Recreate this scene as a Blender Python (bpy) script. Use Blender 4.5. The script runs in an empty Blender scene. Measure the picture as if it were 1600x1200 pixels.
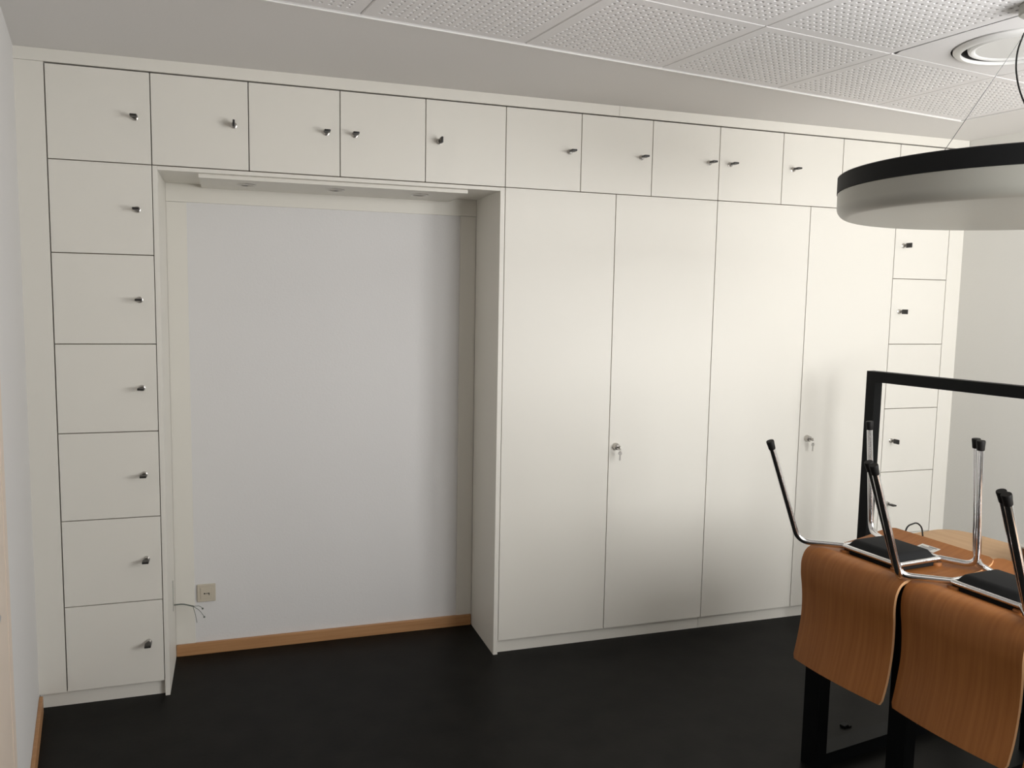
import bpy, bmesh, math
from mathutils import Vector, Matrix
S = bpy.context.scene
COL = S.collection

# ------------------------------------------------------------------ camera
R = [[0.9486982619, -0.3156848923, 0.0177385638],
     [-0.0150140471, -0.1010172382, -0.9947713788],
     [0.3158261962, 0.9434715504, -0.1005745861]]
cd = bpy.data.cameras.new('camera'); cam = bpy.data.objects.new('camera', cd); COL.objects.link(cam)
cd.sensor_width = 36; cd.lens = 36 * 1295.95 / 1600; cd.clip_start = 0.02
cam.matrix_world = Matrix(((R[0][0], -R[1][0], -R[2][0], 0.66118), (R[0][1], -R[1][1], -R[2][1], -3.58555),
                           (R[0][2], -R[1][2], -R[2][2], 1.66409), (0, 0, 0, 1)))
S.camera = cam
S.view_settings.view_transform = 'Standard'; S.view_settings.look = 'None'
S.view_settings.gamma = 1; S.view_settings.exposure = 0.0
S.view_settings.use_curve_mapping = False

# room frame: the room (walls, ceiling grid, tables) is turned by A against the built-in cabinets
A = 0.1477
CA, SA = math.cos(A), math.sin(A)
def W(u, v, z=0.0): return Vector((u * CA - v * SA, u * SA + v * CA, z))
UL, UR, VB, ZC = -0.099, 4.405, -3.98, 2.566

# ------------------------------------------------------------------ world and window light
wd = bpy.data.worlds.new('world'); S.world = wd; wd.use_nodes = True
bg = wd.node_tree.nodes['Background']; bg.inputs[0].default_value = (0.80, 0.90, 1.0, 1); bg.inputs[1].default_value = 1.0
WINS = [(1.90, 2.85), (2.95, 3.90)]; WZ0, WZ1 = 1.02, 2.50
def area(name, loc, rot, sx, sy, power, col):
    l = bpy.data.lights.new(name, 'AREA'); l.shape = 'RECTANGLE'; l.size = sx; l.size_y = sy; l.energy = power; l.color = col
    o = bpy.data.objects.new(name, l); COL.objects.link(o); o.location = loc; o.rotation_euler = rot; return o
for i, (u0, u1) in enumerate(WINS):
    area('window_daylight', W((u0 + u1) / 2, VB - 0.20, (WZ0 + WZ1) / 2), (math.radians(107), 0, A), u1 - u0, WZ1 - WZ0, [47, 74][i], (1.0, 0.99, 0.975))

# ------------------------------------------------------------------ materials
def mat(name, col, rough=0.5, metal=0.0, spec=0.5, noise=None, bump=None, coat=0):
    m = bpy.data.materials.new(name); m.use_nodes = True; nt = m.node_tree; b = nt.nodes['Principled BSDF']
    b.inputs['Base Color'].default_value = (*col, 1); b.inputs['Roughness'].default_value = rough
    b.inputs['Metallic'].default_value = metal; b.inputs['Specular IOR Level'].default_value = spec
    b.inputs['Coat Weight'].default_value = coat
    tc = nt.nodes.new('ShaderNodeTexCoord')
    if noise:
        sc, col2, detail, stretch = noise
        mp = nt.nodes.new('ShaderNodeMapping'); mp.inputs['Scale'].default_value = stretch
        n = nt.nodes.new('ShaderNodeTexNoise'); n.inputs['Scale'].default_value = sc; n.inputs['Detail'].default_value = detail
        r = nt.nodes.new('ShaderNodeValToRGB'); r.color_ramp.elements[0].position = 0.32; r.color_ramp.elements[1].position = 0.68
        r.color_ramp.elements[0].color = (*col, 1); r.color_ramp.elements[1].color = (*col2, 1)
        nt.links.new(tc.outputs['Object'], mp.inputs[0]); nt.links.new(mp.outputs[0], n.inputs['Vector'])
        nt.links.new(n.outputs['Fac'], r.inputs[0]); nt.links.new(r.outputs[0], b.inputs['Base Color'])
    if bump:
        sc, st = bump
        n = nt.nodes.new('ShaderNodeTexNoise'); n.inputs['Scale'].default_value = sc; n.inputs['Detail'].default_value = 4
        bp = nt.nodes.new('ShaderNodeBump'); bp.inputs['Strength'].default_value = st; bp.inputs['Distance'].default_value = 0.002
        nt.links.new(tc.outputs['Object'], n.inputs['Vector']); nt.links.new(n.outputs['Fac'], bp.inputs['Height'])
        nt.links.new(bp.outputs[0], b.inputs['Normal'])
    return m
M = dict(
    cab=mat('white_laminate', (0.80, 0.775, 0.71), 0.46, spec=0.35, bump=(260, 0.05)),
    cabin=mat('laminate_core', (0.30, 0.25, 0.19), 0.8),
    wall=mat('white_plaster', (0.76, 0.75, 0.74), 0.9, spec=0.2, bump=(120, 0.25)),
    wallr=mat('pale_grey_paint', (0.74, 0.73, 0.69), 0.9, spec=0.2, bump=(120, 0.25)),
    wallf=mat('low_bounce_plaster', (0.42, 0.41, 0.39), 0.9, spec=0.2),  # unseen front wall, colour darkened to cut light bounced back into the room
    ceil=mat('ceiling_paint', (0.84, 0.82, 0.80), 0.9, spec=0.2, bump=(90, 0.15)),
    tile=mat('perforated_gypsum', (0.90, 0.88, 0.875), 0.85, spec=0.2),
    hole=mat('acoustic_fleece', (0.035, 0.032, 0.032), 0.95),
    trimw=mat('white_enamel_profile', (0.85, 0.84, 0.82), 0.3),
    floor=mat('black_linoleum', (0.0035, 0.0033, 0.0028), 0.5, spec=0.13, noise=(7, (0.0085, 0.0080, 0.0070), 8, (1, 1, 1)), bump=(60, 0.12)),
    wood=mat('beech_skirting', (0.42, 0.21, 0.088), 0.5, noise=(3, (0.50, 0.27, 0.12), 6, (1, 30, 30))),
    ply=mat('stained_beech_plywood', (0.29, 0.105, 0.026), 0.5, spec=0.3, noise=(16, (0.36, 0.138, 0.037), 8, (0.25, 5, 0.25)), coat=0.0),
    edge=mat('plywood_edge', (0.58, 0.33, 0.16), 0.5),
    top=mat('beech_table_top', (0.44, 0.275, 0.145), 0.6, noise=(3, (0.50, 0.32, 0.175), 5, (12, 1, 12))),
    steel=mat('black_powder_coat', (0.0025, 0.003, 0.0035), 0.5, spec=0.16),
    chrome=mat('chrome', (0.78, 0.78, 0.79), 0.13, metal=1.0),
    nickel=mat('satin_nickel', (0.55, 0.53, 0.50), 0.28, metal=1.0),
    rubber=mat('black_rubber', (0.006, 0.0055, 0.005), 0.6, spec=0.25),
    pad=mat('black_plastic_pad', (0.006, 0.0065, 0.007), 0.8, spec=0.3),
    black=mat('black_key_plastic', (0.012, 0.011, 0.010), 0.4),
    lampw=mat('opal_acrylic', (0.42, 0.415, 0.37), 0.35, spec=0.4),
    lampb=mat('black_lamp_ring', (0.004, 0.0045, 0.005), 0.6, spec=0.25),
    wire=mat('steel_cable', (0.12, 0.12, 0.12), 0.4, metal=0.6),
    plastic=mat('cream_plastic', (0.60, 0.54, 0.44), 0.35),
    grey=mat('grey_cable', (0.13, 0.15, 0.13), 0.6),
    paper=mat('white_label_paper', (0.70, 0.69, 0.65), 0.6),
    ink=mat('grey_print', (0.16, 0.16, 0.17), 0.7),
    lens=mat('frosted_spot_lens', (0.55, 0.53, 0.48), 0.4),
    casing=mat('beige_door_casing', (0.78, 0.67, 0.57), 0.6),
    brown=mat('dark_brown_wood', (0.10, 0.045, 0.020), 0.5, noise=(4, (0.14, 0.065, 0.030), 5, (1, 1, 14))),
    gtop=mat('grey_melamine', (0.40, 0.38, 0.34), 0.5),
    glass=mat('pale_grey_screen', (0.5, 0.5, 0.5), 0.4),
)

# ------------------------------------------------------------------ mesh helpers
def bmnew(): return bmesh.new()
def box(bm, lo, hi, mi=0, bev=0.0):
    r = bmesh.ops.create_cube(bm, size=1.0); vs = r['verts']
    c = [(lo[i] + hi[i]) / 2 for i in range(3)]; s = [hi[i] - lo[i] for i in range(3)]
    for v in vs: v.co = Vector([c[i] + v.co[i] * s[i] for i in range(3)])
    fs = set(f for v in vs for f in v.link_faces)
    for f in fs: f.material_index = mi
    if bev > 0:
        es = list(set(e for v in vs for e in v.link_edges))
        bmesh.ops.bevel(bm, geom=es, offset=bev, segments=2, affect='EDGES', profile=0.6)
def obox(bm, M4, size, mi=0, bev=0.0):
    r = bmesh.ops.create_cube(bm, size=1.0); vs = r['verts']
    for v in vs: v.co = M4 @ Vector([v.co[i] * size[i] for i in range(3)])
    for f in set(f for v in vs for f in v.link_faces): f.material_index = mi
    if bev > 0:
        bmesh.ops.bevel(bm, geom=list(set(e for v in vs for e in v.link_edges)), offset=bev, segments=2, affect='EDGES', profile=0.6)
def lathe(bm, prof, axis_pt=(0, 0, 0), axis='Z', n=32, mi=0, cap=True):
    rings = []
    for r, h in prof:
        ring = []
        for k in range(n):
            t = 2 * math.pi * k / n; a, b = r * math.cos(t), r * math.sin(t)
            p = {'Z': (a, b, h), 'Y': (a, h, b), 'X': (h, a, b)}[axis]
            ring.append(bm.verts.new(Vector(p) + Vector(axis_pt)))
        rings.append(ring)
    for i in range(len(rings) - 1):
        for k in range(n):
            f = bm.faces.new((rings[i][k], rings[i][(k + 1) % n], rings[i + 1][(k + 1) % n], rings[i + 1][k])); f.material_index = mi
    if cap:
        for rg in (rings[0], rings[-1]):
            f = bm.faces.new(rg); f.material_index = mi
def fillet(pts, rad, seg=8):
    pts = [Vector(p) for p in pts]; out = [pts[0]]
    for i in range(1, len(pts) - 1):
        p, a, b = pts[i], pts[i - 1], pts[i + 1]
        r = min(rad, (a - p).length * 0.45, (b - p).length * 0.45)
        d1, d2 = (a - p).normalized(), (b - p).normalized()
        s, e = p + d1 * r, p + d2 * r
        for k in range(seg + 1):
            t = k / seg; out.append(s * (1 - t) ** 2 + p * 2 * t * (1 - t) + e * t * t)
    out.append(pts[-1]); return out
def tube(bm, pts, r, n=12, mi=0, cap=True, closed=False, smooth_r=None):
    pts = [Vector(p) for p in pts]; N = len(pts); rings = []; up = None
    for i, p in enumerate(pts):
        if closed: d = (pts[(i + 1) % N] - pts[i - 1]).normalized()
        else: d = (pts[min(i + 1, N - 1)] - pts[max(i - 1, 0)]).normalized()
        if up is None: up = d.orthogonal().normalized()
        up = (up - d * up.dot(d)).normalized(); q = d.cross(up)
        rr = r(i / (N - 1)) if callable(r) else r
        rings.append([bm.verts.new(p + (up * math.cos(2 * math.pi * k / n) + q * math.sin(2 * math.pi * k / n)) * rr) for k in range(n)])
    for i in range(N if closed else N - 1):
        a, b = rings[i], rings[(i + 1) % N]
        for k in range(n):
            f = bm.faces.new((a[k], a[(k + 1) % n], b[(k + 1) % n], b[k])); f.material_index = mi
    if cap and not closed:
        for rg in (rings[0], rings[-1]): bm.faces.new(rg).material_index = mi
def obj(name, bm, mats, parent=None, loc=None, rz=None, smooth=None, kind=None):
    bmesh.ops.recalc_face_normals(bm, faces=bm.faces[:])
    me = bpy.data.meshes.new(name)
    if smooth is not None:
        for f in bm.faces: f.smooth = True
        for e in bm.edges:
            if len(e.link_faces) == 2 and e.calc_face_angle(0) > math.radians(smooth): e.smooth = False
    bm.to_mesh(me); bm.free()
    for m in (mats if isinstance(mats, (list, tuple)) else [mats]): me.materials.append(M[m])
    o = bpy.data.objects.new(name, me); COL.objects.link(o)
    if parent: o.parent = parent
    if loc is not None: o.location = loc
    if rz is not None: o.rotation_euler = (0, 0, rz)
    if kind: o['kind'] = kind
    return o
def thing(name, label, cat, loc=(0, 0, 0), rz=0, group=None):
    o = bpy.data.objects.new(name, None); COL.objects.link(o); o.location = loc; o.rotation_euler = (0, 0, rz)
    o.empty_display_size = 0.05; tag(o, label, cat, group); return o
def tag(o, label, cat, group=None):
    o['label'] = label; o['category'] = cat
    if group: o['group'] = group
    return o
def bxo(name, lo, hi, m, parent=None, bev=0.0, kind=None, rz=None, loc=None, label=None):
    bm = bmnew(); box(bm, lo, hi, 0, bev); o = obj(name, bm, m, parent, loc=loc, rz=rz, kind=kind)
    if label: o['label'] = label
    return o

# ------------------------------------------------------------------ room shell (in the room frame, rz = A)
bxo('floor', (UL - 0.2, VB - 0.2, -0.12), (UR + 0.35, 0.75, 0.0), 'floor', kind='structure', rz=A)
bxo('wall_left', (UL - 0.15, VB - 0.15, 0), (UL, 0.55, ZC + 0.2), 'wall', kind='structure', rz=A)
bxo('wall_right', (UR, VB - 0.16, 0), (UR + 0.16, 0.0, ZC + 0.2), 'wallr', kind='structure', rz=A)
bm = bmnew()                                              # window wall behind the camera
us = [UL - 0.15, *[x for w in WINS for x in w], UR]
box(bm, (UL - 0.15, VB - 0.16, 0), (UR, VB, WZ0)); box(bm, (UL - 0.15, VB - 0.16, WZ1), (UR, VB, ZC + 0.2))
for k in range(0, len(us), 2): box(bm, (us[k], VB - 0.16, WZ0), (us[k + 1], VB, WZ1))
obj('wall_front', bm, 'wallf', kind='structure', rz=A)
bxo('wall_back', (-0.25, 0.3966, 0), (4.75, 0.52, ZC + 0.1), 'wall', kind='structure')
for i, (u0, u1) in enumerate(WINS):
    bm = bmnew(); fw = 0.055; y0, y1 = VB - 0.13, VB - 0.07
    for lo, hi in (((u0, y0, WZ0), (u1, y1, WZ0 + fw)), ((u0, y0, WZ1 - fw), (u1, y1, WZ1)),
                   ((u0, y0, WZ0 + fw), (u0 + fw, y1, WZ1 - fw)), ((u1 - fw, y0, WZ0 + fw), (u1, y1, WZ1 - fw))):
        box(bm, lo, hi)
    w = obj('window_%d' % (i + 1), bm, 'trimw', kind='structure', rz=A)
    bxo('window_sill', (u0 - 0.03, VB - 0.07, WZ0 - 0.03), (u1 + 0.03, VB + 0.06, WZ0 - 0.002), 'trimw', w)

# ceiling: plain border around a field of perforated square panels
U0, PU, NU, V0, PV, NV = 0.333, 0.5967, 6, -0.943, 0.562, 5
U1, V1 = U0 + PU * NU, V0 - PV * NV
bm = bmnew()
box(bm, (UL - 0.15, V0, ZC), (UR + 0.2, 0.6, ZC + 0.06)); box(bm, (UL - 0.15, VB - 0.15, ZC), (UR + 0.2, V1, ZC + 0.06))
box(bm, (UL - 0.15, V1, ZC), (U0, V0, ZC + 0.06)); box(bm, (U1, V1, ZC), (UR + 0.2, V0, ZC + 0.06))
box(bm, (U0 - 0.05, V1 - 0.05, ZC + 0.062), (U1 + 0.05, V0 + 0.05, ZC + 0.08))
ceiling = obj('ceiling', bm, 'ceil', kind='structure', rz=A)
def perf_bm():
    bm = bmnew(); n = 18; mu, mv = 0.052, 0.049; g = 0.0015
    pu = (PU - 2 * mu) / (n - 1); pv = (PV - 2 * mv) / (n - 1); h = 0.0058; D = 0.011
    def pos(p, m, step, tot):
        L = [g + 0.003]
        for k in range(n): L += [m + k * step - h, m + k * step + h]
        return L + [tot - g - 0.003]
    X, Y = pos(0, mu, pu, PU), pos(0, mv, pv, PV)
    G = [[bm.verts.new((x, y, 0)) for y in Y] for x in X]
    for i in range(len(X) - 1):
        for j in range(len(Y) - 1):
            q = (G[i][j], G[i + 1][j], G[i + 1][j + 1], G[i][j + 1])
            if i % 2 == 1 and j % 2 == 1:
                t = [bm.verts.new(v.co + Vector((0, 0, D))) for v in q]
                for k in range(4): bm.faces.new((q[k], q[(k + 1) % 4], t[(k + 1) % 4], t[k]))
                f = bm.faces.new(t); f.material_index = 1
            else: bm.faces.new(q)
    b = [G[0][j] for j in range(len(Y))] + [G[i][-1] for i in range(1, len(X))] + [G[-1][j] for j in range(len(Y) - 2, -1, -1)] + [G[i][0] for i in range(len(X) - 2, 0, -1)]
    def out(v):
        return bm.verts.new((g if v.co.x < X[0] + 1e-6 else PU - g if v.co.x > X[-1] - 1e-6 else v.co.x,
                             g if v.co.y < Y[0] + 1e-6 else PV - g if v.co.y > Y[-1] - 1e-6 else v.co.y, 0.004))
    o1 = [out(v) for v in b]; o2 = [bm.verts.new(v.co + Vector((0, 0, 0.02))) for v in o1]
    for L1, L2 in ((b, o1), (o1, o2)):
        for k in range(len(L1)): bm.faces.new((L1[k], L1[(k + 1) % len(L1)], L2[(k + 1) % len(L2)], L2[k]))
    return bm
DI, DJ = 4, 1                                             # the plain panel that carries the air outlet
tile0 = None
for i in range(NU):
    for j in range(NV):
        loc = (U0 + i * PU, V0 - (j + 1) * PV, ZC + 0.002)
        if (i, j) == (DI, DJ):
            bm = bmnew(); nn = 64; g = 0.0015; cx, cy, rr = PU / 2, PV / 2, 0.215
            ring = [bm.verts.new((cx + rr * math.cos(2 * math.pi * k / nn), cy + rr * math.sin(2 * math.pi * k / nn), 0)) for k in range(nn)]
            sq = []
            for k in range(nn):
                c, s = math.cos(2 * math.pi * k / nn), math.sin(2 * math.pi * k / nn)
                m_ = min((cx - g) / max(abs(c), 1e-9), (cy - g) / max(abs(s), 1e-9)); sq.append(bm.verts.new((cx + c * m_, cy + s * m_, 0)))
            for k in range(nn): bm.faces.new((ring[k], ring[(k + 1) % nn], sq[(k + 1) % nn], sq[k]))
            p = obj('plain_panel', bm, 'tile', ceiling, loc=loc)
            continue
        if tile0 is None: tile0 = obj('perforated_panel', perf_bm(), ['tile', 'hole'], ceiling, loc=loc)
        else:
            o = tile0.copy(); COL.objects.link(o); o.parent = ceiling; o.location = loc
# bright edge profile round the panel field
bm = bmnew(); e = 0.016
for lo, hi in (((U0 - e, V0, ZC - 0.005), (U1 + e, V0 + 0.007, ZC + 0.001)), ((U0 - e, V1 - 0.007, ZC - 0.005), (U1 + e, V1, ZC + 0.001)),
               ((U0 - 0.007, V1, ZC - 0.004), (U0, V0, ZC + 0.001)), ((U1, V1, ZC - 0.004), (U1 + 0.007, V0, ZC + 0.001))):
    box(bm, lo, hi)
obj('trim_1', bm, 'trimw', kind='structure', rz=A)
# round ceiling air outlet
dc = W(U0 + DI * PU + PU / 2, V0 - DJ * PV - PV / 2, ZC)
dif = thing('ceiling_air_outlet', 'round white ceiling air outlet with raised disc in an unperforated panel', 'vent', dc, A)
bm = bmnew(); lathe(bm, [(0.209, 0.020), (0.209, -0.001), (0.204, -0.006), (0.192, -0.012), (0.184, -0.012), (0.184, 0.0)], n=96, cap=False)
obj('outer_ring', bm, 'trimw', dif, smooth=30)
bm = bmnew(); lathe(bm, [(0.2155, 0.004), (0.2155, 0.034), (0.001, 0.034)], n=64, cap=False); lathe(bm, [(0.1845, 0.0), (0.1845, 0.034)], n=64, cap=False)
obj('duct', bm, 'hole', dif)
bm = bmnew(); lathe(bm, [(0.001, -0.002), (0.138, -0.002), (0.143, -0.006), (0.152, -0.0075), (0.160, -0.004), (0.163, 0.004), (0.163, 0.03)], n=96, cap=False)
obj('disc', bm, 'trimw', dif, smooth=30)

# ------------------------------------------------------------------ skirting boards, door casing
bxo('baseboard_niche', (0.3835, 0.380, 0.0), (1.7885, 0.3964, 0.055), 'wood', kind='structure', bev=0.003)
bxo('baseboard_left', (UL, -1.05, 0.0), (UL + 0.014, -0.004, 0.068), 'wood', kind='structure', rz=A, bev=0.003)
bxo('baseboard_right', (UR - 0.014, VB, 0.0), (UR, -0.70, 0.068), 'wood', kind='structure', rz=A, bev=0.003)
bm = bmnew()
box(bm, (UL, -1.13, 0), (UL + 0.006, -1.055, 2.10)); box(bm, (UL, -2.11, 0), (UL + 0.006, -2.035, 2.10)); box(bm, (UL, -2.11, 2.03), (UL + 0.006, -1.055, 2.10))
dr = obj('door_1', bm, 'casing', kind='structure', rz=A)
bxo('door_leaf', (UL, -2.035, 0.005), (UL + 0.004, -1.13, 2.03), 'casing', dr)
bm = bmnew(); tube(bm, fillet([(UL + 0.003, -1.97, 1.05), (UL + 0.05, -1.97, 1.05), (UL + 0.05, -1.86, 1.05)], 0.02), 0.009)
obj('door_handle', bm, 'nickel', dr, smooth=40)

# ------------------------------------------------------------------ built-in cabinets (front plane y = 0)
DW, DH, PL = 0.3627, 0.35, 0.0644
ZT = PL + 7 * DH                                          # 2.514
G = 0.0019                                                # half the gap between doors
YB = 0.392
def door_bm(x0, x1, z0, z1):
    bm = bmnew(); box(bm, (x0 + G, 0.0, z0 + G), (x1 - G, 0.018, z1 - G), 0, 0.0008); return bm
def cam_lock(parent, x, z, vertical):
    """silver cam-lock cylinder with a black-headed key in it"""
    bm = bmnew(); lathe(bm, [(0.0125, 0.001), (0.0125, -0.003), (0.0098, -0.004), (0.0098, -0.014), (0.0082, -0.0155), (0.001, -0.0155)], (x, 0, z), 'Y', 24, cap=False)
    c = obj('lock_cylinder', bm, 'nickel', parent, smooth=35); return c
def key(parent, x, z, vertical):
    bm = bmnew(); w, t = (0.004, 0.011)
    sx, sz = (0.0023, 0.008) if vertical else (0.008, 0.0023)
    box(bm, (x - sx / 2, -0.024, z - sz / 2), (x + sx / 2, -0.0157, z + sz / 2), 1)
    hx, hz = (0.0085, 0.025) if vertical else (0.025, 0.0085)
    box(bm, (x - hx / 2, -0.060, z - hz / 2), (x + hx / 2, -0.023, z + hz / 2), 0, 0.0024)
    return obj('key', bm, ['black', 'nickel'], parent, smooth=35)
def locker_door(parent, x0, z0, side, vertical=False):
    d = obj('door', door_bm(x0, x0 + DW, z0, z0 + DH), 'cab', parent)
    lx = x0 + DW - 0.057 if side == 'R' else x0 + 0.056
    cam_lock(d, lx, z0 + DH / 2, vertical); key(d, lx, z0 + DH / 2, vertical)
    return d
ORD = ['first', 'second', 'third', 'fourth', 'fifth', 'sixth', 'seventh', 'eighth', 'ninth', 'tenth', 'eleventh', 'twelfth']
SIDE = 'RRRLLRRRLLLL'; VERT = {1, 4}
UPL = ['square white overhead cupboard in the upper left corner above the left locker tower',
       'white overhead cupboard above the left end of the niche, its key turned upright',
       'white overhead cupboard above the niche, third from left in the row, lock at right',
       'white overhead cupboard above the niche, fourth from left in the row, lock at left',
       'white overhead cupboard above the niche right end, upright key at its left edge',
       'white overhead cupboard above the leftmost tall wardrobe door, lock at its right',
       'white overhead cupboard straddling the gap between the two leftmost tall wardrobe doors',
       'white overhead cupboard above the second tall door, lock beside its right edge',
       'white overhead cupboard above the third tall door, lock beside its left edge',
       'white overhead cupboard straddling the gap between third and fourth tall doors, lock at left',
       'white overhead cupboard half hidden by the left rim of the round pendant lamp',
       'white overhead cupboard in the upper right corner, mostly behind the pendant lamp']
for n in range(12):
    x0 = n * DW
    t = thing('overhead_cupboard', UPL[n], 'cupboard', (x0 + DW / 2, 0.2, ZT - DH), 0, 'row of twelve overhead cupboards')
    bm = bmnew(); box(bm, (-DW / 2 + 0.0006, 0.0195 - 0.2, 0.0006), (DW / 2 - 0.0006, YB - 0.2, DH - 0.0006))
    obj('body', bm, 'cabin', t)
    d = obj('door', door_bm(x0, x0 + DW, ZT - DH, ZT), 'cab', t)
    lx = x0 + DW - 0.057 if SIDE[n] == 'R' else x0 + 0.060; lz = ZT - DH / 2
    c = cam_lock(d, lx, lz, False); k = key(d, lx, lz, n in VERT)
    d.location = (-(x0 + DW / 2), -0.2, -(ZT - DH))
def tower(x0, side, verts, label):
    t = thing('locker_tower', label, 'locker', (x0 + DW / 2, 0.2, 0))
    off = (-(x0 + DW / 2), -0.2, 0)
    bm = bmnew(); box(bm, (x0 + 0.0006, 0.0195, PL + 0.001), (x0 + DW - 0.0006, YB, ZT - DH - 0.0006)); obj('body', bm, 'cabin', t, loc=off)
    bm = bmnew(); box(bm, ((UL - 0.002 if x0 < 1 else x0), 0.024, 0.0), (x0 + DW - 0.001, 0.04, PL - 0.001)); obj('plinth', bm, 'cab', t, loc=off)
    for k in range(6):
        d = locker_door(t, x0, PL + k * DH, side, k in verts); d.location = off
    return t
tower(0.0, 'R', set(), 'white locker tower of six stacked doors on the left, beside the niche')
tower(11 * DW, 'L', {2, 3, 4, 5}, 'white locker tower of six stacked doors on the right, behind the upturned chairs')
for n, lab in ((5, 'tall white double-door wardrobe directly right of the niche, key hanging from its round lock'),
               (8, 'tall white double-door wardrobe beside the right locker tower, partly behind the chairs')):
    x0 = n * DW; wd_ = 1.5 * DW; off = (-(x0 + wd_), -0.2, 0)
    t = thing('tall_wardrobe', lab, 'wardrobe', (x0 + wd_, 0.2, 0), 0)
    bm = bmnew(); box(bm, (x0 + 0.0006, 0.0195, PL + 0.001), (x0 + 2 * wd_ - 0.0006, YB, ZT - DH - 0.0006)); obj('body', bm, 'cabin', t, loc=off)
    bm = bmnew(); box(bm, (x0 + 0.001, 0.024, 0.0), (x0 + 2 * wd_ - 0.0005, 0.04, PL - 0.001)); obj('plinth', bm, 'cab', t, loc=off)
    for k in range(2):
        d = obj('door', door_bm(x0 + k * wd_, x0 + (k + 1) * wd_, PL, ZT - DH), 'cab', t, loc=off)
    lx, lz = x0 + wd_ + (0.036 if n == 5 else 0.050), 0.972
    bm = bmnew(); lathe(bm, [(0.0175, 0.001), (0.0175, -0.006), (0.0155, -0.010), (0.0145, -0.024), (0.011, -0.027), (0.001, -0.027)], (lx, 0, lz), 'Y', 28, cap=False)
    kb = obj('round_lock', bm, 'nickel', d, smooth=35)
    bm = bmnew(); box(bm, (lx - 0.0012, -0.046, lz - 0.004), (lx + 0.0012, -0.0275, lz + 0.004))
    lathe(bm, [(0.009, 0.0013), (0.009, -0.0013)], (lx, -0.046, lz), 'X', 16)
    # ring and the hanging spare key
    tube(bm, [(lx, -0.050 + 0.008 * math.sin(2 * math.pi * q / 16), lz - 0.010 + 0.009 * math.cos(2 * math.pi * q / 16)) for q in range(16)], 0.0010, 6, closed=True)
    zz = lz - 0.026
    lathe(bm, [(0.0095, -0.0512), (0.0095, -0.0488)], (lx + 0.001, 0, zz), 'Y', 16)
    box(bm, (lx - 0.0025, -0.0511, zz - 0.034), (lx + 0.0040, -0.0489, zz - 0.008))
    obj('hanging_keys', bm, 'nickel', d, smooth=35)
# filler panels closing the cabinet wall against walls and ceiling
def flat_trim(name, lo, hi): return bxo(name, lo, hi, 'cab', kind='structure', bev=0.0006)
flat_trim('trim_2', (UL - 0.008, 0.0005, ZT + 0.0045), (2.3615, 0.022, ZC - 0.0005))
flat_trim('trim_3', (2.3627, 0.0005, ZT + 0.0045), (4.45, 0.022, ZC - 0.0005))
flat_trim('trim_4', (UL - 0.004, 0.0005, PL), (-0.0025, 0.020, ZT + 0.0035))
flat_trim('trim_5', (12 * DW + 0.0025, 0.0005, 0.0), (4.455, 0.020, ZT + 0.0035))

# ------------------------------------------------------------------ niche lining
NX0, NX1, NZ = 1 * DW, 5 * DW, ZT - DH
nl = thing('niche_surround', 'white board surround lining the tall open niche between lockers and wardrobe', 'surround', ((NX0 + NX1) / 2, 0.2, 0))
off = (-(NX0 + NX1) / 2, -0.2, 0)
bxo('side_panel', (NX0 + 0.0012, -0.0005, 0.0), (NX0 + 0.0195, 0.385, NZ - 0.002), 'cab', nl, loc=off, bev=0.0006)
bxo('side_panel', (NX1 - 0.0222, -0.0005, 0.0), (NX1 - 0.0012, 0.385, NZ - 0.002), 'cab', nl, loc=off, bev=0.0006)
bxo('top_panel', (NX0 + 0.0200, -0.0005, NZ - 0.0175), (NX1 - 0.0225, 0.385, NZ - 0.0025), 'cab', nl, loc=off, bev=0.0006)
bm = bmnew(); box(bm, (NX0 + 0.0198, 0.386, 2.068), (NX1 - 0.0225, 0.3963, NZ - 0.003)); obj('back_header', bm, 'cab', nl, loc=off)
bm = bmnew(); box(bm, (NX0 + 0.0198, 0.388, 0.056), (0.466, 0.3963, 2.0665)); obj('back_strip', bm, 'cab', nl, loc=off)
bm = bmnew(); box(bm, (1.712, 0.388, 0.056), (NX1 - 0.0225, 0.3963, 2.0665)); obj('back_strip', bm, 'cab', nl, loc=off)
bm = bmnew(); box(bm, (0.3818, 0.262, 0.262), (0.3832, 0.275, 0.40)); obj('cable_slot', bm, 'grey', nl, loc=off)
lt = thing('niche_light_board', 'thin white board with three recessed spotlights under the niche top', 'light', (1.09, 0.2, NZ - 0.035))
off = (-1.09, -0.2, -(NZ - 0.035))
bm = bmnew(); box(bm, (0.531, 0.032, 2.1310), (1.650, 0.372, 2.1467), 0, 0.0006); obj('board', bm, 'cab', lt, loc=off)
for sx in (0.716, 1.088, 1.462):
    bm = bmnew(); lathe(bm, [(0.040, 2.1311), (0.039, 2.1285), (0.031, 2.1280), (0.029, 2.1305)], (sx, 0.17, 0), 'Z', 32, cap=False)
    s_ = obj('spotlight', bm, 'nickel', lt, loc=off, smooth=35)
    bm = bmnew(); lathe(bm, [(0.0295, 2.1306), (0.001, 2.1300)], (sx, 0.17, 0), 'Z', 32, cap=False); obj('lens', bm, 'lens', s_)
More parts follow.
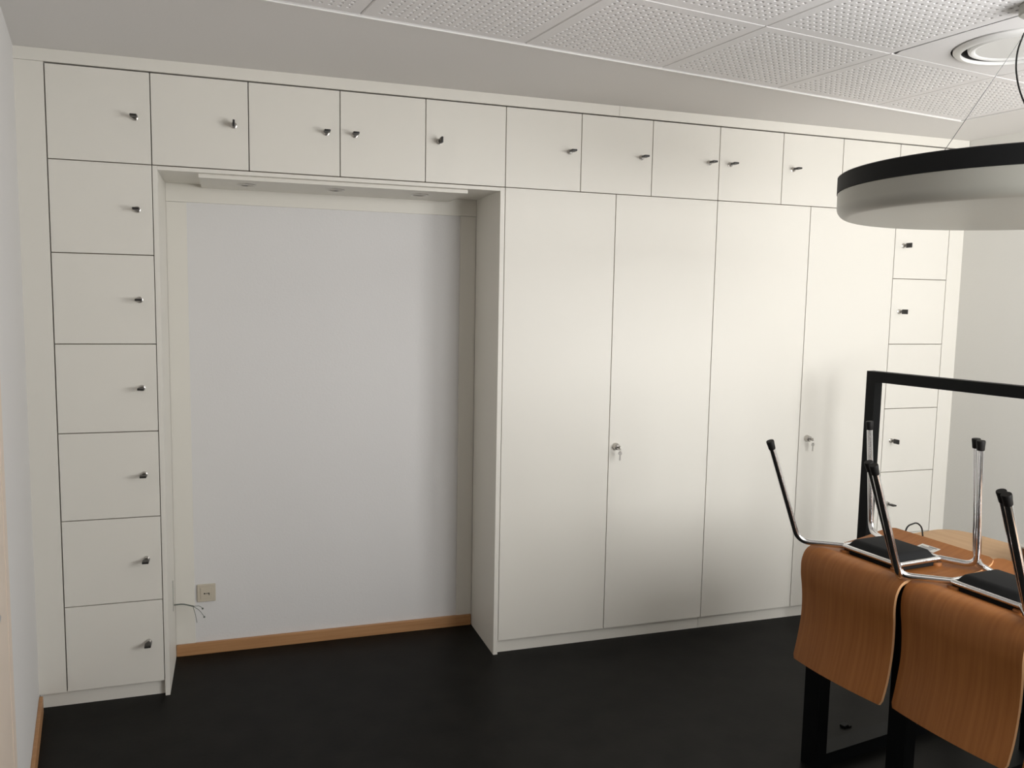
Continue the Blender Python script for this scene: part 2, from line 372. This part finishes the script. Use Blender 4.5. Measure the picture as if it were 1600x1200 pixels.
# telephone socket
so = thing('wall_socket', 'cream telephone socket low on the white wall inside the niche', 'socket', (0.5175, 0.3966, 0.29))
bm = bmnew(); box(bm, (-0.040, -0.010, -0.041), (0.040, 0.0, 0.041), 0, 0.003); obj('cover_plate', bm, 'plastic', so)
bm = bmnew(); box(bm, (-0.026, -0.0125, -0.027), (0.026, -0.0095, 0.027), 0, 0.0015); ins = obj('insert', bm, 'plastic', so)
bm = bmnew()
for a_, b_ in ((-0.012, -0.004), (0.0, 0.004), (0.007, 0.013)): box(bm, (a_, -0.0132, -0.004), (b_, -0.0124, 0.001))
box(bm, (0.010, -0.0132, -0.010), (0.013, -0.0124, -0.002)); obj('contact_slots', bm, 'rubber', ins)
# loose cable
bm = bmnew(); y = 0.30
tube(bm, fillet([(0.3835, y, 0.278), (0.42, y, 0.279), (0.452, y, 0.268), (0.466, y, 0.263)], 0.03, 5), 0.0032, 8)
tube(bm, fillet([(0.462, y, 0.264), (0.490, y, 0.263), (0.501, y, 0.252)], 0.02, 5), 0.0013, 6)
tube(bm, fillet([(0.462, y, 0.264), (0.490, y, 0.243), (0.508, y, 0.212)], 0.02, 5), 0.0013, 6)
tube(bm, fillet([(0.462, y, 0.264), (0.472, y, 0.225), (0.478, y, 0.186)], 0.02, 5), 0.0013, 6)
for p in ((0.503, y, 0.249), (0.509, y, 0.209)):
    lathe(bm, [(0.001, -0.004), (0.004, -0.003), (0.004, 0.003), (0.001, 0.004)], p, 'Z', 10)
tag(obj('loose_cable', bm, 'grey', smooth=40), 'thin grey cable with splayed wires poking from the left niche panel', 'cable')

# ------------------------------------------------------------------ table
TU0, TU1, TV1, TV0, TZ = 2.415, 3.217, -1.517, -3.15, 0.778
tb = thing('long_table', 'beech-topped table on black square steel loop legs under the upturned chairs', 'table', W((TU0 + TU1) / 2, (TV0 + TV1) / 2, 0), A)
cu, cv = (TU0 + TU1) / 2, (TV0 + TV1) / 2
bm = bmnew(); hu, hv, cr = (TU1 - TU0) / 2, (TV1 - TV0) / 2, 0.10; out = []
for sx, sy, a0 in ((1, 1, 0), (-1, 1, 90), (-1, -1, 180), (1, -1, 270)):
    for k in range(9):
        t_ = math.radians(a0 + k * 90 / 8); out.append((sx * (hu - cr) + cr * math.cos(t_), sy * (hv - cr) + cr * math.sin(t_)))
lo_ = [bm.verts.new((x, y, TZ - 0.028)) for x, y in out]; hi_ = [bm.verts.new((x, y, TZ)) for x, y in out]
bm.faces.new(lo_); bm.faces.new(hi_)
for k in range(len(out)): bm.faces.new((lo_[k], lo_[(k + 1) % len(out)], hi_[(k + 1) % len(out)], hi_[k]))
for f in bm.faces:
    if abs(f.normal.z) < 0.5 and len(f.verts) == 4: f.material_index = 1
obj('tabletop', bm, ['top', 'steel'], tb, smooth=40)
LG = 0.080
def loop_leg(v0, v1):
    bm = bmnew(); a0, a1 = 2.407 - cu, TU1 - cu
    box(bm, (a0, v0, 0.0), (a0 + 0.05, v1, TZ - 0.029)); box(bm, (a1 - 0.05, v0, 0.0), (a1, v1, TZ - 0.029))
    box(bm, (a0 + 0.05, v0, 0.0), (a1 - 0.05, v1, 0.05)); box(bm, (a0 + 0.05, v0, TZ - 0.079), (a1 - 0.05, v1, TZ - 0.029))
    return bm
obj('loop_leg', loop_leg(-1.625 - cv, -1.555 - cv), 'steel', tb)
obj('loop_leg', loop_leg(-3.05 - cv, -2.95 - cv), 'steel', tb)
tb2 = thing('square_frame_leg', 'black steel loop frame standing under the second upturned chair', 'frame', W(2.433, -1.940, 0), A)
bm = bmnew(); box(bm, (-0.025, -0.033, 0.0), (0.025, 0.033, TZ - 0.029)); box(bm, (0.025, -0.033, 0), (0.75, 0.033, 0.05)); box(bm, (0.70, -0.033, 0.05), (0.75, 0.033, TZ - 0.029))
obj('loop', bm, 'steel', tb2)

# tall black steel frame behind the table
fr = thing('tall_steel_frame', 'tall black rectangular steel tube frame standing behind the upturned chairs', 'frame', W(3.46, -1.6, 0), A)
H = 1.358; t = 0.05
fv1, fv0 = -0.885 + 1.6, -2.15 + 1.6
bxo('upright', (-0.025, fv1 - 0.05, 0.0), (0.025, fv1, H), 'steel', fr)
bxo('upright', (-0.025, fv0, 0.0), (0.025, fv0 + 0.05, H), 'steel', fr)
bxo('top_rail', (-0.025, fv0 + 0.05, H - 0.05), (0.025, fv1 - 0.05, H), 'steel', fr)
bxo('bottom_rail', (-0.025, fv0 + 0.05, 0.0), (0.025, fv1 - 0.05, 0.04), 'steel', fr)

# ------------------------------------------------------------------ plywood shell chair, modelled upside down as it lies on the table
PROF = [(.262, .080), (.225, .068), (.17, .055), (.09, .045), (0, .0405), (-.06, .043), (-.105, .052), (-.138, .055), (-.169, .041), (-.187, .008),
        (-.190, -.040), (-.184, -.090), (-.181, -.150), (-.184, -.210), (-.196, -.282), (-.214, -.353)]
HALF = [.205, .222, .226, .222, .214, .206, .206, .205, .204, .203, .201, .199, .197, .196, .196, .194]
BULG = [0, 0, 0, .0, .0, .0, .0, .0, .003, .006, .010, .014, .017, .019, .021, .022]
def catmull(P, t):
    n = len(P) - 1; i = min(int(t), n - 1); f = t - i
    g = lambda k: Vector(P[k]) if 0 <= k <= n else (Vector(P[0]) * 2 - Vector(P[1]) if k < 0 else Vector(P[n]) * 2 - Vector(P[n - 1]))
    a, b, c, d = g(i - 1), g(i), g(i + 1), g(i + 2)
    return 0.5 * ((2 * b) + (c - a) * f + (2 * a - 5 * b + 4 * c - d) * f * f + (3 * b - a - 3 * c + d) * f ** 3)
def shell_bm():
    bm = bmnew(); P3 = [(p[0], p[1], HALF[i], BULG[i]) for i, p in enumerate(PROF)]
    P3v = [Vector((p[0], p[1], p[2])) for p in P3]; B3 = [Vector((p[3], 0, 0)) for p in P3]
    NS, NT = 72, 18; TH = 0.010; outer, inner = [], []
    for i in range(NS + 1):
        s = i / NS * (len(PROF) - 1)
        c = catmull(P3v, s); b = catmull(B3, s).x
        c2 = catmull(P3v, min(s + 0.02, len(PROF) - 1)); c1 = catmull(P3v, max(s - 0.02, 0))
        d = Vector((c2.x - c1.x, 0, c2.y - c1.y)).normalized(); nrm = Vector((d.z, 0, -d.x))   # towards sitter side
        if nrm.z > 0 and abs(nrm.z) > abs(nrm.x): nrm = -nrm
        if abs(nrm.x) >= abs(nrm.z) and nrm.x < 0 and s > 8: nrm = -nrm
        hw = c.z
        endd = min(i, NS - i) / NS * 0.95; rc = 0.006 if i > NS / 2 else 0.014
        if endd < rc: hw -= rc - math.sqrt(max(rc * rc - (rc - endd) ** 2, 0))
        ro, ri = [], []
        for j in range(NT + 1):
            y = -1 + 2 * j / NT; p = Vector((c.x, hw * y, c.y)) - nrm * b * (1 - y * y)
            ro.append(bm.verts.new(p)); ri.append(bm.verts.new(p + nrm * TH))
        outer.append(ro); inner.append(ri)
    for L, mi in ((outer, 0), (inner, 0)):
        for i in range(NS):
            for j in range(NT): bm.faces.new((L[i][j], L[i + 1][j], L[i + 1][j + 1], L[i][j + 1])).material_index = mi
    for i in range(NS):
        for j in (0, NT): bm.faces.new((outer[i][j], outer[i + 1][j], inner[i + 1][j], inner[i][j])).material_index = 1
    for j in range(NT):
        for i in (0, NS): bm.faces.new((outer[i][j], outer[i][j + 1], inner[i][j + 1], inner[i][j])).material_index = 1
    return bm
BXC, BX, BY, FZ = 0.016, 0.100, 0.118, 0.070
def leg_pts(sx, sy):
    corner = Vector((BXC + sx * BX, sy * BY, FZ)); 
    bend = Vector((-0.192 if sx < 0 else 0.164, sy * 0.2185, FZ - 0.001))
    tip = Vector((-0.334 if sx < 0 else 0.130, sy * 0.2238, 0.423 if sx < 0 else 0.470))
    return corner, bend, tip
def make_chair(label, group):
    t = thing('shell_chair', label, 'chair', (0, 0, 0), 0, group)
    obj('plywood_shell', shell_bm(), ['ply', 'edge'], t, smooth=40)
    for sx in (-1, 1):
        for sy in (-1, 1):
            c, b, tp = leg_pts(sx, sy); d = (b - c).normalized()
            bm = bmnew(); tube(bm, fillet([c - d * 0.004, b, tp], 0.045, 10), 0.0105, 14)
            lg = obj('leg', bm, 'chrome', t, smooth=40)
            dd = (tp - b).normalized(); bm = bmnew()
            tube(bm, [tp - dd * 0.012, tp - dd * 0.010, tp + dd * 0.004, tp + dd * 0.016, tp + dd * 0.020], lambda q: [0.0110, 0.0118, 0.0125, 0.0138, 0.0128][round(q * 4)], 14)
            obj('foot_cap', bm, 'rubber', lg, smooth=40)
    bm = bmnew(); z0, z1 = FZ - 0.012, FZ + 0.008                        # flat chrome rim frame round the seat block
    cs = [(BXC - BX, -BY), (BXC + BX, -BY), (BXC + BX, BY), (BXC - BX, BY)]
    tube(bm, fillet([(x, y, FZ) for x, y in cs + cs[:2]], 0.014, 5)[1:-1], 0.0085, 10, closed=True)
    obj('seat_frame', bm, 'chrome', t, smooth=50)
    bm = bmnew(); box(bm, (BXC - BX + 0.004, -BY + 0.004, 0.046), (BXC + BX - 0.004, BY - 0.004, FZ - 0.002), 0, 0.003)
    obj('mounting_block', bm, 'pad', t)
    bm = bmnew(); x0, x1, y0, y1 = BXC - BX + 0.006, BXC + BX - 0.006, -BY + 0.006, BY - 0.006
    r = bmesh.ops.create_cube(bm, size=1.0)
    for v in r['verts']:
        k = 0.020 if v.co.z > 0 else 0
        v.co = Vector(((x0 + k if v.co.x < 0 else x1 - k), (y0 + k if v.co.y < 0 else y1 - k), FZ + 0.028 if v.co.z > 0 else FZ - 0.002))
    bmesh.ops.bevel(bm, geom=bm.edges[:], offset=0.010, segments=3, affect='EDGES', profile=0.5)
    obj('stacking_pad', bm, 'pad', t, smooth=50)
    for sx, sy in ((-1, 1), (-1, -1), (1, -1), (1, 1)):
        bm = bmnew(); px, py = BXC + sx * (BX - 0.008), sy * (BY - 0.010)
        lathe(bm, [(0.020, 0.038), (0.020, 0.054), (0.018, 0.057), (0.001, 0.057)], (px, py, 0), 'Z', 20)
        obj('wood_spacer', bm, 'ply', t, smooth=40)
    return t
def dup(root, loc, rot, label, group=None):
    r = root.copy(); COL.objects.link(r); r.location = loc; r.rotation_euler = rot; r['label'] = label
    if group: r['group'] = group
    for ch in list(root.children):
        c = ch.copy(); COL.objects.link(c); c.parent = r
        for g in ch.children:
            d = g.copy(); COL.objects.link(d); d.parent = c
    return r
GC = 'plywood chairs turned upside down on the table'
ch = make_chair('upturned plywood chair farthest left on the table, white sticker under its seat', GC)
CU, CV = 2.56, -1.743
pads = dup(ch, W(CU + 0.004, CV - 0.411, 0.75), (0, 0, A - 0.06), 'upturned brown plywood chair beside the leftmost one, cut by the right picture edge', GC)
third = dup(ch, W(CU + 0.004, CV - 0.826, 0.75), (0, 0, A - 0.05), 'third upturned chair, only one black-capped chrome leg showing at the right edge', GC)
ch.location = W(CU, CV, 0.75); ch.rotation_euler = (0, 0, A - 0.045)
# paper sticker under the seat front of the leftmost chair
bm = bmnew(); Ms = Matrix.Translation((0.200, 0.000, 0.0625)) @ Matrix.Rotation(-0.20, 4, 'Y')
obox(bm, Ms, (0.040, 0.075, 0.0008), 0)
for k in (-0.010, -0.003, 0.004): obox(bm, Ms @ Matrix.Translation((k, 0.004, 0.0006)), (0.0028, 0.05, 0.0004), 1)
obox(bm, Ms @ Matrix.Translation((0.012, -0.012, 0.0006)), (0.006, 0.032, 0.0004), 1)
st = obj('paper_sticker', bm, ['paper', 'ink'], ch); st['label'] = 'white printed paper sticker'

# thin black cable looping up at the far table edge
bm = bmnew(); q = [W(2.90, -1.55, 0.781), W(2.91, -1.55, 0.825), W(2.96, -1.555, 0.835), W(2.985, -1.56, 0.815), W(2.98, -1.57, 0.781)]
tube(bm, fillet(q, 0.03, 6), 0.003, 8)
tag(obj('black_cable', bm, 'rubber', smooth=40), 'thin black cable curling up behind the leftmost upturned chair', 'cable')
# small black glide lying on the floor beneath the table
p = W(2.757, -1.448, 0); bm = bmnew(); box(bm, (-0.018, -0.011, 0.0), (0.010, 0.012, 0.010), 0, 0.002); box(bm, (0.004, -0.018, 0.0), (0.02, -0.004, 0.007), 0, 0.002)
tag(obj('floor_glide', bm, 'rubber', loc=p, rz=0.3), 'tiny black plastic glide lying on the dark floor beneath the table', 'glide')
# brown wooden box on the table, cut by the right picture edge
wb = thing('wooden_box', 'dark brown wooden box with grey rim on the table at the right picture edge', 'box', W(2.968 + 0.11, -1.940 - 0.15, TZ), A)
bxo('body', (-0.11, -0.15, 0.0005), (0.11, 0.15, 0.066), 'brown', wb, bev=0.002)
bxo('rim', (-0.112, -0.152, 0.0665), (0.112, 0.152, 0.072), 'gtop', wb, bev=0.001)

# ------------------------------------------------------------------ round pendant lamp
LX, LY, LR = 2.944, -1.651, 0.54
lp = thing('round_pendant_lamp', 'large round drum pendant lamp with black ring and white diffuser', 'lamp', (LX, LY, 1.945))
zt, zb, zw = 2.077 - 1.945, 2.023 - 1.945, 0.0
bm = bmnew(); lathe(bm, [(LR - 0.012, zb + 0.004), (LR, zb + 0.001), (LR, zt - 0.003), (LR - 0.004, zt), (0.02, zt + 0.001)], n=160, cap=False)
obj('black_ring', bm, 'lampb', lp, smooth=30)
bm = bmnew(); prof = [(LR - 0.002, zb)]
rr_ = 0.035
for k in range(9):
    a_ = k / 8 * math.pi / 2; prof.append((LR - 0.002 - rr_ + rr_ * math.cos(a_), zw + rr_ - rr_ * math.sin(a_)))
prof += [(LR * 0.6, zw), (0.0004, zw)]
lathe(bm, prof, n=160, cap=False)
obj('diffuser', bm, 'lampw', lp, smooth=60)
apex = Vector((0, 0, ZC - 1.945 - 0.030))
bm = bmnew(); lathe(bm, [(0.06, ZC - 1.945 - 0.001), (0.06, ZC - 1.945 - 0.026), (0.055, ZC - 1.945 - 0.03), (0.002, ZC - 1.945 - 0.03)], n=40, cap=False)
obj('ceiling_rose', bm, 'lampw', lp, smooth=30)
for k, ang in enumerate((2.297, 2.297 + 2.094, 2.297 - 2.094)):
    bm = bmnew(); tube(bm, [apex + Vector((0.01 * math.cos(ang), 0.01 * math.sin(ang), 0)), (0.28 * math.cos(ang), 0.28 * math.sin(ang), zt)], 0.0011, 6)
    lathe(bm, [(0.007, zt), (0.007, zt + 0.012), (0.002, zt + 0.016)], (0.28 * math.cos(ang), 0.28 * math.sin(ang), 0), 'Z', 12)
    obj('suspension_wire', bm, 'wire', lp, smooth=50)
bm = bmnew(); tube(bm, fillet([apex] + [Vector(p) for p in [[-0.017, 0.021, 0.565], [-0.027, 0.032, 0.542], [-0.036, 0.043, 0.492], [-0.036, 0.043, 0.44], [-0.03, 0.035, 0.388], [-0.018, 0.021, 0.337], [0.006, -0.007, 0.27]]] + [Vector((0.06, -0.05, zt + 0.05)), Vector((0.07, -0.06, zt - 0.002))], 0.05, 5), 0.0025, 8)
obj('power_cable', bm, 'rubber', lp, smooth=50)
